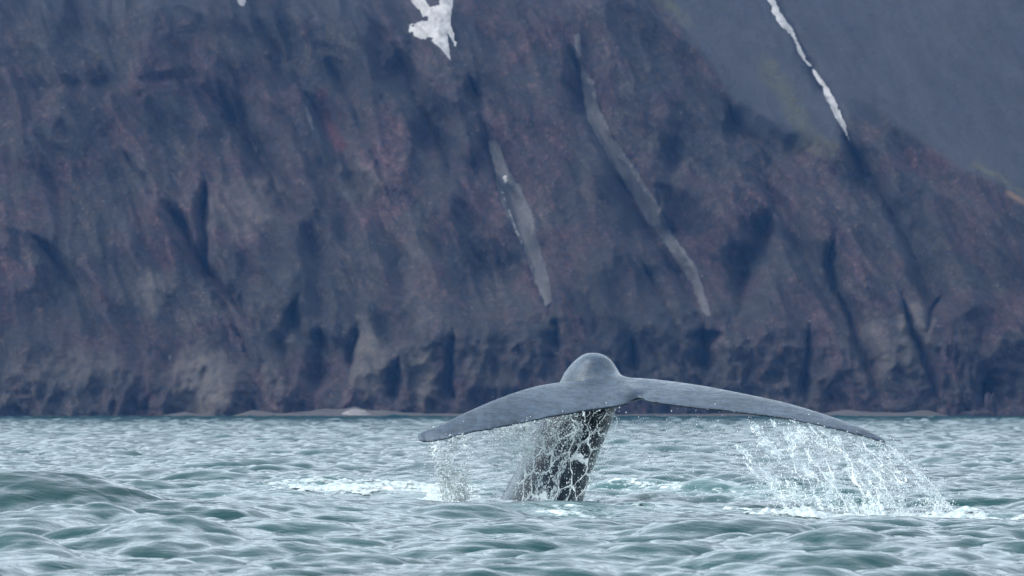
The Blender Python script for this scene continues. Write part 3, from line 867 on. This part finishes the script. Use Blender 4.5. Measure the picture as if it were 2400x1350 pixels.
class Curtain:
    """water falling from the edge top(u) to bottom(u); u along the edge, v down"""
    def __init__(s, name, label, top, bot, loc):
        s.top = np.array(top, float); s.bot = np.array(bot, float)
        s.root = bpy.data.objects.new(name, None); col.objects.link(s.root); s.root.location = loc
        s.loc = np.array(loc, float)
        tag(s.root, label, 'falling water', 'stuff', 'water pouring off the flukes')
        s.A = P(s.top[:, 0], s.top[:, 1], s.top[:, 2]); s.B = P(s.bot[:, 0], s.bot[:, 1], s.bot[:, 2])
        s.ut = np.linspace(0, 1, len(s.top)); s.ub = np.linspace(0, 1, len(s.bot))
    def pos(s, u, v, curve=0.8):
        a = np.stack([np.interp(u, s.ut, s.A[:, j]) for j in range(3)], -1)
        b = np.stack([np.interp(u, s.ub, s.B[:, j]) for j in range(3)], -1)
        w = np.stack([v ** curve, v ** curve, v], -1)
        return a + (b - a) * w
    def layer(s, seed, nu, nv, cu, cv, width, mask, film=0.0, depth=0.0, wob=0.1, curve=0.8, thick=0.010, mat=None):
        u = np.linspace(0, 1, nu); v = np.linspace(0, 1, nv)
        U, V = np.meshgrid(u, v)
        p = s.pos(U, V, curve)
        wx = 0.5 * fbm(U * cu * 0.5, V * cv * 0.6, seed, 3); wy = 0.5 * fbm(U * cu * 0.5 + 31, V * cv * 0.6, seed + 1, 3)
        fine = fbm(U * cu * 3, V * cv * 3, seed + 2, 3, 0.6)
        f1, f2 = voro(U * cu + wx + 0.12 * fine, V * cv + wy + 0.12 * fine, seed)
        d = f2 - f1
        mk = mask(U, V)
        wd = width * (0.45 + 1.1 * np.clip(0.5 + 1.1 * fbm(U * cu * 0.8, V * cv * 0.9, seed + 4, 3), 0, 1.3)) * mk
        p[..., 1] += depth + wob * fbm(U * cu * 0.4, V * cv * 0.3, seed + 8, 3)
        p[..., 0] += 0.02 * fine
        keep = (d < wd)
        h = np.clip((wd - d) / max(width, 1e-6), 0, 1) ** 0.5 * thick * (1 + 0.8 * fine)
        base = p.reshape(-1, 3)
        fr = grid_faces(nv, nu, keep)
        n = nu * nv
        va = base.copy(); va[:, 1] -= h.ravel() + 0.001; vb = base.copy(); vb[:, 1] += h.ravel() + 0.001
        vv, ff = compact(np.concatenate([va, vb]), np.concatenate([fr[:, ::-1], fr + n]))
        if len(ff):
            o = mesh_from('water_strand', vv - s.loc, ff, mat or MAT_WHITE, s.root); o['kind'] = 'stuff'
        if film > 0:
            fk = (d >= wd * 0.6) & (mk > 0.25) & (fbm(U * cu * 0.45, V * cv * 0.4, seed + 20, 4) + 0.1 * fine > film)
            ff = grid_faces(nv, nu, fk)
            if len(ff):
                b2 = base.copy(); b2[:, 1] += (0.02 * fine).ravel()
                vv, ff = compact(b2, ff[:, ::-1])
                o = mesh_from('water_film', vv - s.loc, ff, MAT_FILM, s.root); o['kind'] = 'stuff'
        # drops thrown off the strands
        return U[keep], V[keep], p[keep]
    def drops(s, centers, radii):
        v, f = octa(centers, radii)
        o = mesh_from('water_drop', v - s.loc, f, MAT_AERATED, s.root); o['kind'] = 'stuff'

def scatter(pts, n, spread, rmin, rmax):
    k = rng.integers(0, len(pts), n)
    c = pts[k] + rng.standard_normal((n, 3)) * np.array(spread) * (0.3 + rng.random((n, 1)) ** 2 * 2)
    r = rmin + (rmax - rmin) * rng.random(n) ** 4
    return c, r

def field(cur, n, mask, depth, rmin, rmax, curve=0.8):
    u = rng.random(n); v = rng.random(n)
    k = rng.random(n) < mask(u, v)
    u, v = u[k], v[k]
    c = cur.pos(u, v, curve); c[:, 1] += depth * rng.standard_normal(len(u))
    return c, rmin + (rmax - rmin) * rng.random(len(u)) ** 5

def loc_of(px, py, Y):
    p = P(px, py, Y); return (float(p[0]), float(p[1]), 0.0)

# right fluke: slanting net of streams
C = Curtain('falling_water', 'slanting net of white water streaming off the right fluke',
            [(1560, 949, 60.05), (1680, 961, 59.87), (1800, 975, 59.75), (1890, 990, 59.6), (1970, 1008, 59.45), (2034, 1026, 59.38), (2076, 1040, 59.38)],
            [(1790, 1190, 58.4), (1840, 1205, 58.2), (1910, 1212, 58.0), (1990, 1216, 57.8), (2070, 1218, 57.7), (2150, 1216, 57.6), (2255, 1212, 57.6)], loc_of(1950, 1180, 58.5))
def mr(U, V):
    m = sstep(0.0, 0.18, U) * (0.55 + 0.45 * sstep(0.2, 0.6, U))
    m = m * (0.35 + 0.65 * sstep(0.0, 0.25, V))
    st = 0.5 + 0.9 * fbm(U * 7 + 0.3 * np.sin(V * 5), V * 1.1, 201, 3)       # gathered into streams
    gap = sstep(0.30, 0.46, st) 
    edge = sstep(0.93, 0.985, U)
    return np.maximum(m * (0.25 + 0.75 * gap) * (1 - 0.35 * sstep(0.75, 1.0, V)), edge * 1.1)
K = []
K.append(C.layer(301, 640, 300, 20, 5.0, 0.072, mr, -0.25, 0.0, 0.30, 0.8, 0.012))
K.append(C.layer(302, 640, 300, 30, 8.0, 0.08, mr, 0.05, 0.25, 0.30, 0.75, 0.010))
K.append(C.layer(303, 560, 260, 16, 3.6, 0.036, mr, 0.2, -0.2, 0.30, 0.85, 0.009, MAT_AERATED))
pts = np.concatenate([k[2] for k in K])
c1, r1 = scatter(pts, 5500, (0.04, 0.08, 0.04), 0.0020, 0.010)
low = pts[np.concatenate([k[1] for k in K]) > 0.72]
c2, r2 = scatter(low, 1800, (0.10, 0.2, 0.06), 0.0025, 0.012)
c3, r3 = field(C, 2600, lambda u, v: 0.25 + 0.75 * sstep(0.6, 0.0, u) * 0.5 * sstep(0.0, 0.4, v), 0.3, 0.0022, 0.010)
C.drops(np.concatenate([c1, c2, c3]), np.concatenate([r1, r2, r3]))

# left tip: dense tumbling column
C = Curtain('falling_water', 'narrow tumbling column of water below the left fluke tip',
            [(1004, 1038, 59.4), (1040, 1030, 59.4), (1080, 1019, 59.42), (1112, 1011, 59.45)], [(1038, 1172, 59.6), (1060, 1174, 59.6), (1085, 1174, 59.6), (1108, 1172, 59.6)], loc_of(1060, 1170, 59.5))
ml = lambda U, V: np.clip(0.3 + 1.9 * (0.30 + fbm(U * 4 + 0.6 * np.sin(V * 4), V * 1.6, 222, 3)), 0.0, 1.15) * (0.7 + 0.5 * sstep(0.3, 0.8, V)) * sstep(1.0, 0.75, U + 0.3 * fbm(V * 5, U * 0 + 3, 9, 2))
K = [C.layer(311, 220, 300, 5, 6, 0.13, ml, 0.3, 0.0, 0.2, 1.0, 0.012, MAT_AERATED), C.layer(312, 160, 240, 7, 8, 0.10, ml, 0.4, 0.2, 0.2, 0.9, 0.010, MAT_AERATED), C.layer(313, 140, 220, 5, 7, 0.11, ml, 0.25, -0.15, 0.2, 1.1, 0.012)]
pts = np.concatenate([k[2] for k in K])
c1, r1 = scatter(pts, 3800, (0.04, 0.1, 0.04), 0.0022, 0.012)
C.drops(c1, r1)

# between: thin veil and the net over the tail stock
C = Curtain('falling_water', 'web of white water running down in front of the tail stock',
            [(1105, 1013, 59.5), (1160, 1005, 59.6), (1221, 993, 59.75), (1286, 979, 59.9), (1351, 968, 60.05), (1416, 958, 60.15), (1460, 952, 60.25)],
            [(1135, 1180, 60.3), (1165, 1182, 60.3), (1200, 1184, 60.3), (1240, 1190, 60.2), (1290, 1200, 60.1), (1340, 1200, 60.1), (1392, 1185, 60.2)], loc_of(1300, 1180, 60.2))
def mp(U, V):
    body = sstep(0.20, 0.36, U - 0.08 * V)
    top = sstep(0.42, 0.05, V) * sstep(0.06, 0.3, U)
    return np.clip(np.maximum(body * (0.5 + 0.5 * sstep(0.05, 0.3, V)), 0.8 * top), 0, 1) * (1 - 0.55 * sstep(0.80, 0.95, U))
K = [C.layer(321, 520, 360, 12, 4.4, 0.085, mp, 0.22, 0.0, 0.15, 1.0, 0.009, MAT_AERATED), C.layer(322, 460, 320, 17, 5.5, 0.055, lambda U, V: mp(U, V) * sstep(-0.1, 0.3, fbm(U * 6, V * 2.5, 77, 2)), 0.45, 0.2, 0.15, 1.0, 0.009, MAT_AERATED)]
pts = np.concatenate([k[2] for k in K])
c1, r1 = scatter(pts, 4500, (0.035, 0.08, 0.035), 0.0022, 0.011)
veil = lambda u, v: sstep(0.02, 0.25, u) * sstep(0.80, 0.62, u) * np.clip(1.15 - 1.9 * v, 0.04, 1)
c2, r2 = field(C, 26000, veil, 0.12, 0.0026, 0.010, 1.0)
c3, r3 = field(C, 1500, lambda u, v: 0.3 + 0 * u, 0.3, 0.0022, 0.010, 1.0)
C.drops(np.concatenate([c1, c2, c3]), np.concatenate([r1, r2, r3]))

# loose drops right of the tail stock
n = 700
c = P(1380 + 260 * rng.random(n) ** 1.3, 960 + 230 * rng.random(n) ** 0.7, 59.4 + 1.2 * rng.random(n))
v, f = octa(c, 0.0025 + 0.007 * rng.random(n) ** 4)
o = mesh_from('spray_drops', v, f, MAT_AERATED)
tag(o, 'loose scattered drops falling right of the tail stock', 'spray', 'stuff')

# ------------------------------------------------------------------ haze
def build_haze():
    x, y0, y1, z0, z1 = 900, -25, 980, -3.2, 126
    v = [(-x, y0, z0), (x, y0, z0), (x, y1, z0), (-x, y1, z0), (-x, y0, z1), (x, y0, z1), (x, y1, z1), (-x, y1, z1)]
    f = [(0, 3, 2, 1), (4, 5, 6, 7), (0, 1, 5, 4), (1, 2, 6, 5), (2, 3, 7, 6), (3, 0, 4, 7)]
    M = Mat('haze_air')
    M.n.remove(M.b)
    pv = M.new('ShaderNodeVolumePrincipled')
    pv.inputs['Color'].default_value = (0.13, 0.40, 1.0, 1)
    pv.inputs['Density'].default_value = 0.000085
    M.link(pv.outputs[0], M.out.inputs['Volume'])
    o = mesh_from('haze', v, f, M.m, smooth=False)
    tag(o, 'thin blue sea haze in front of the cliff', 'haze', 'stuff')
build_haze()
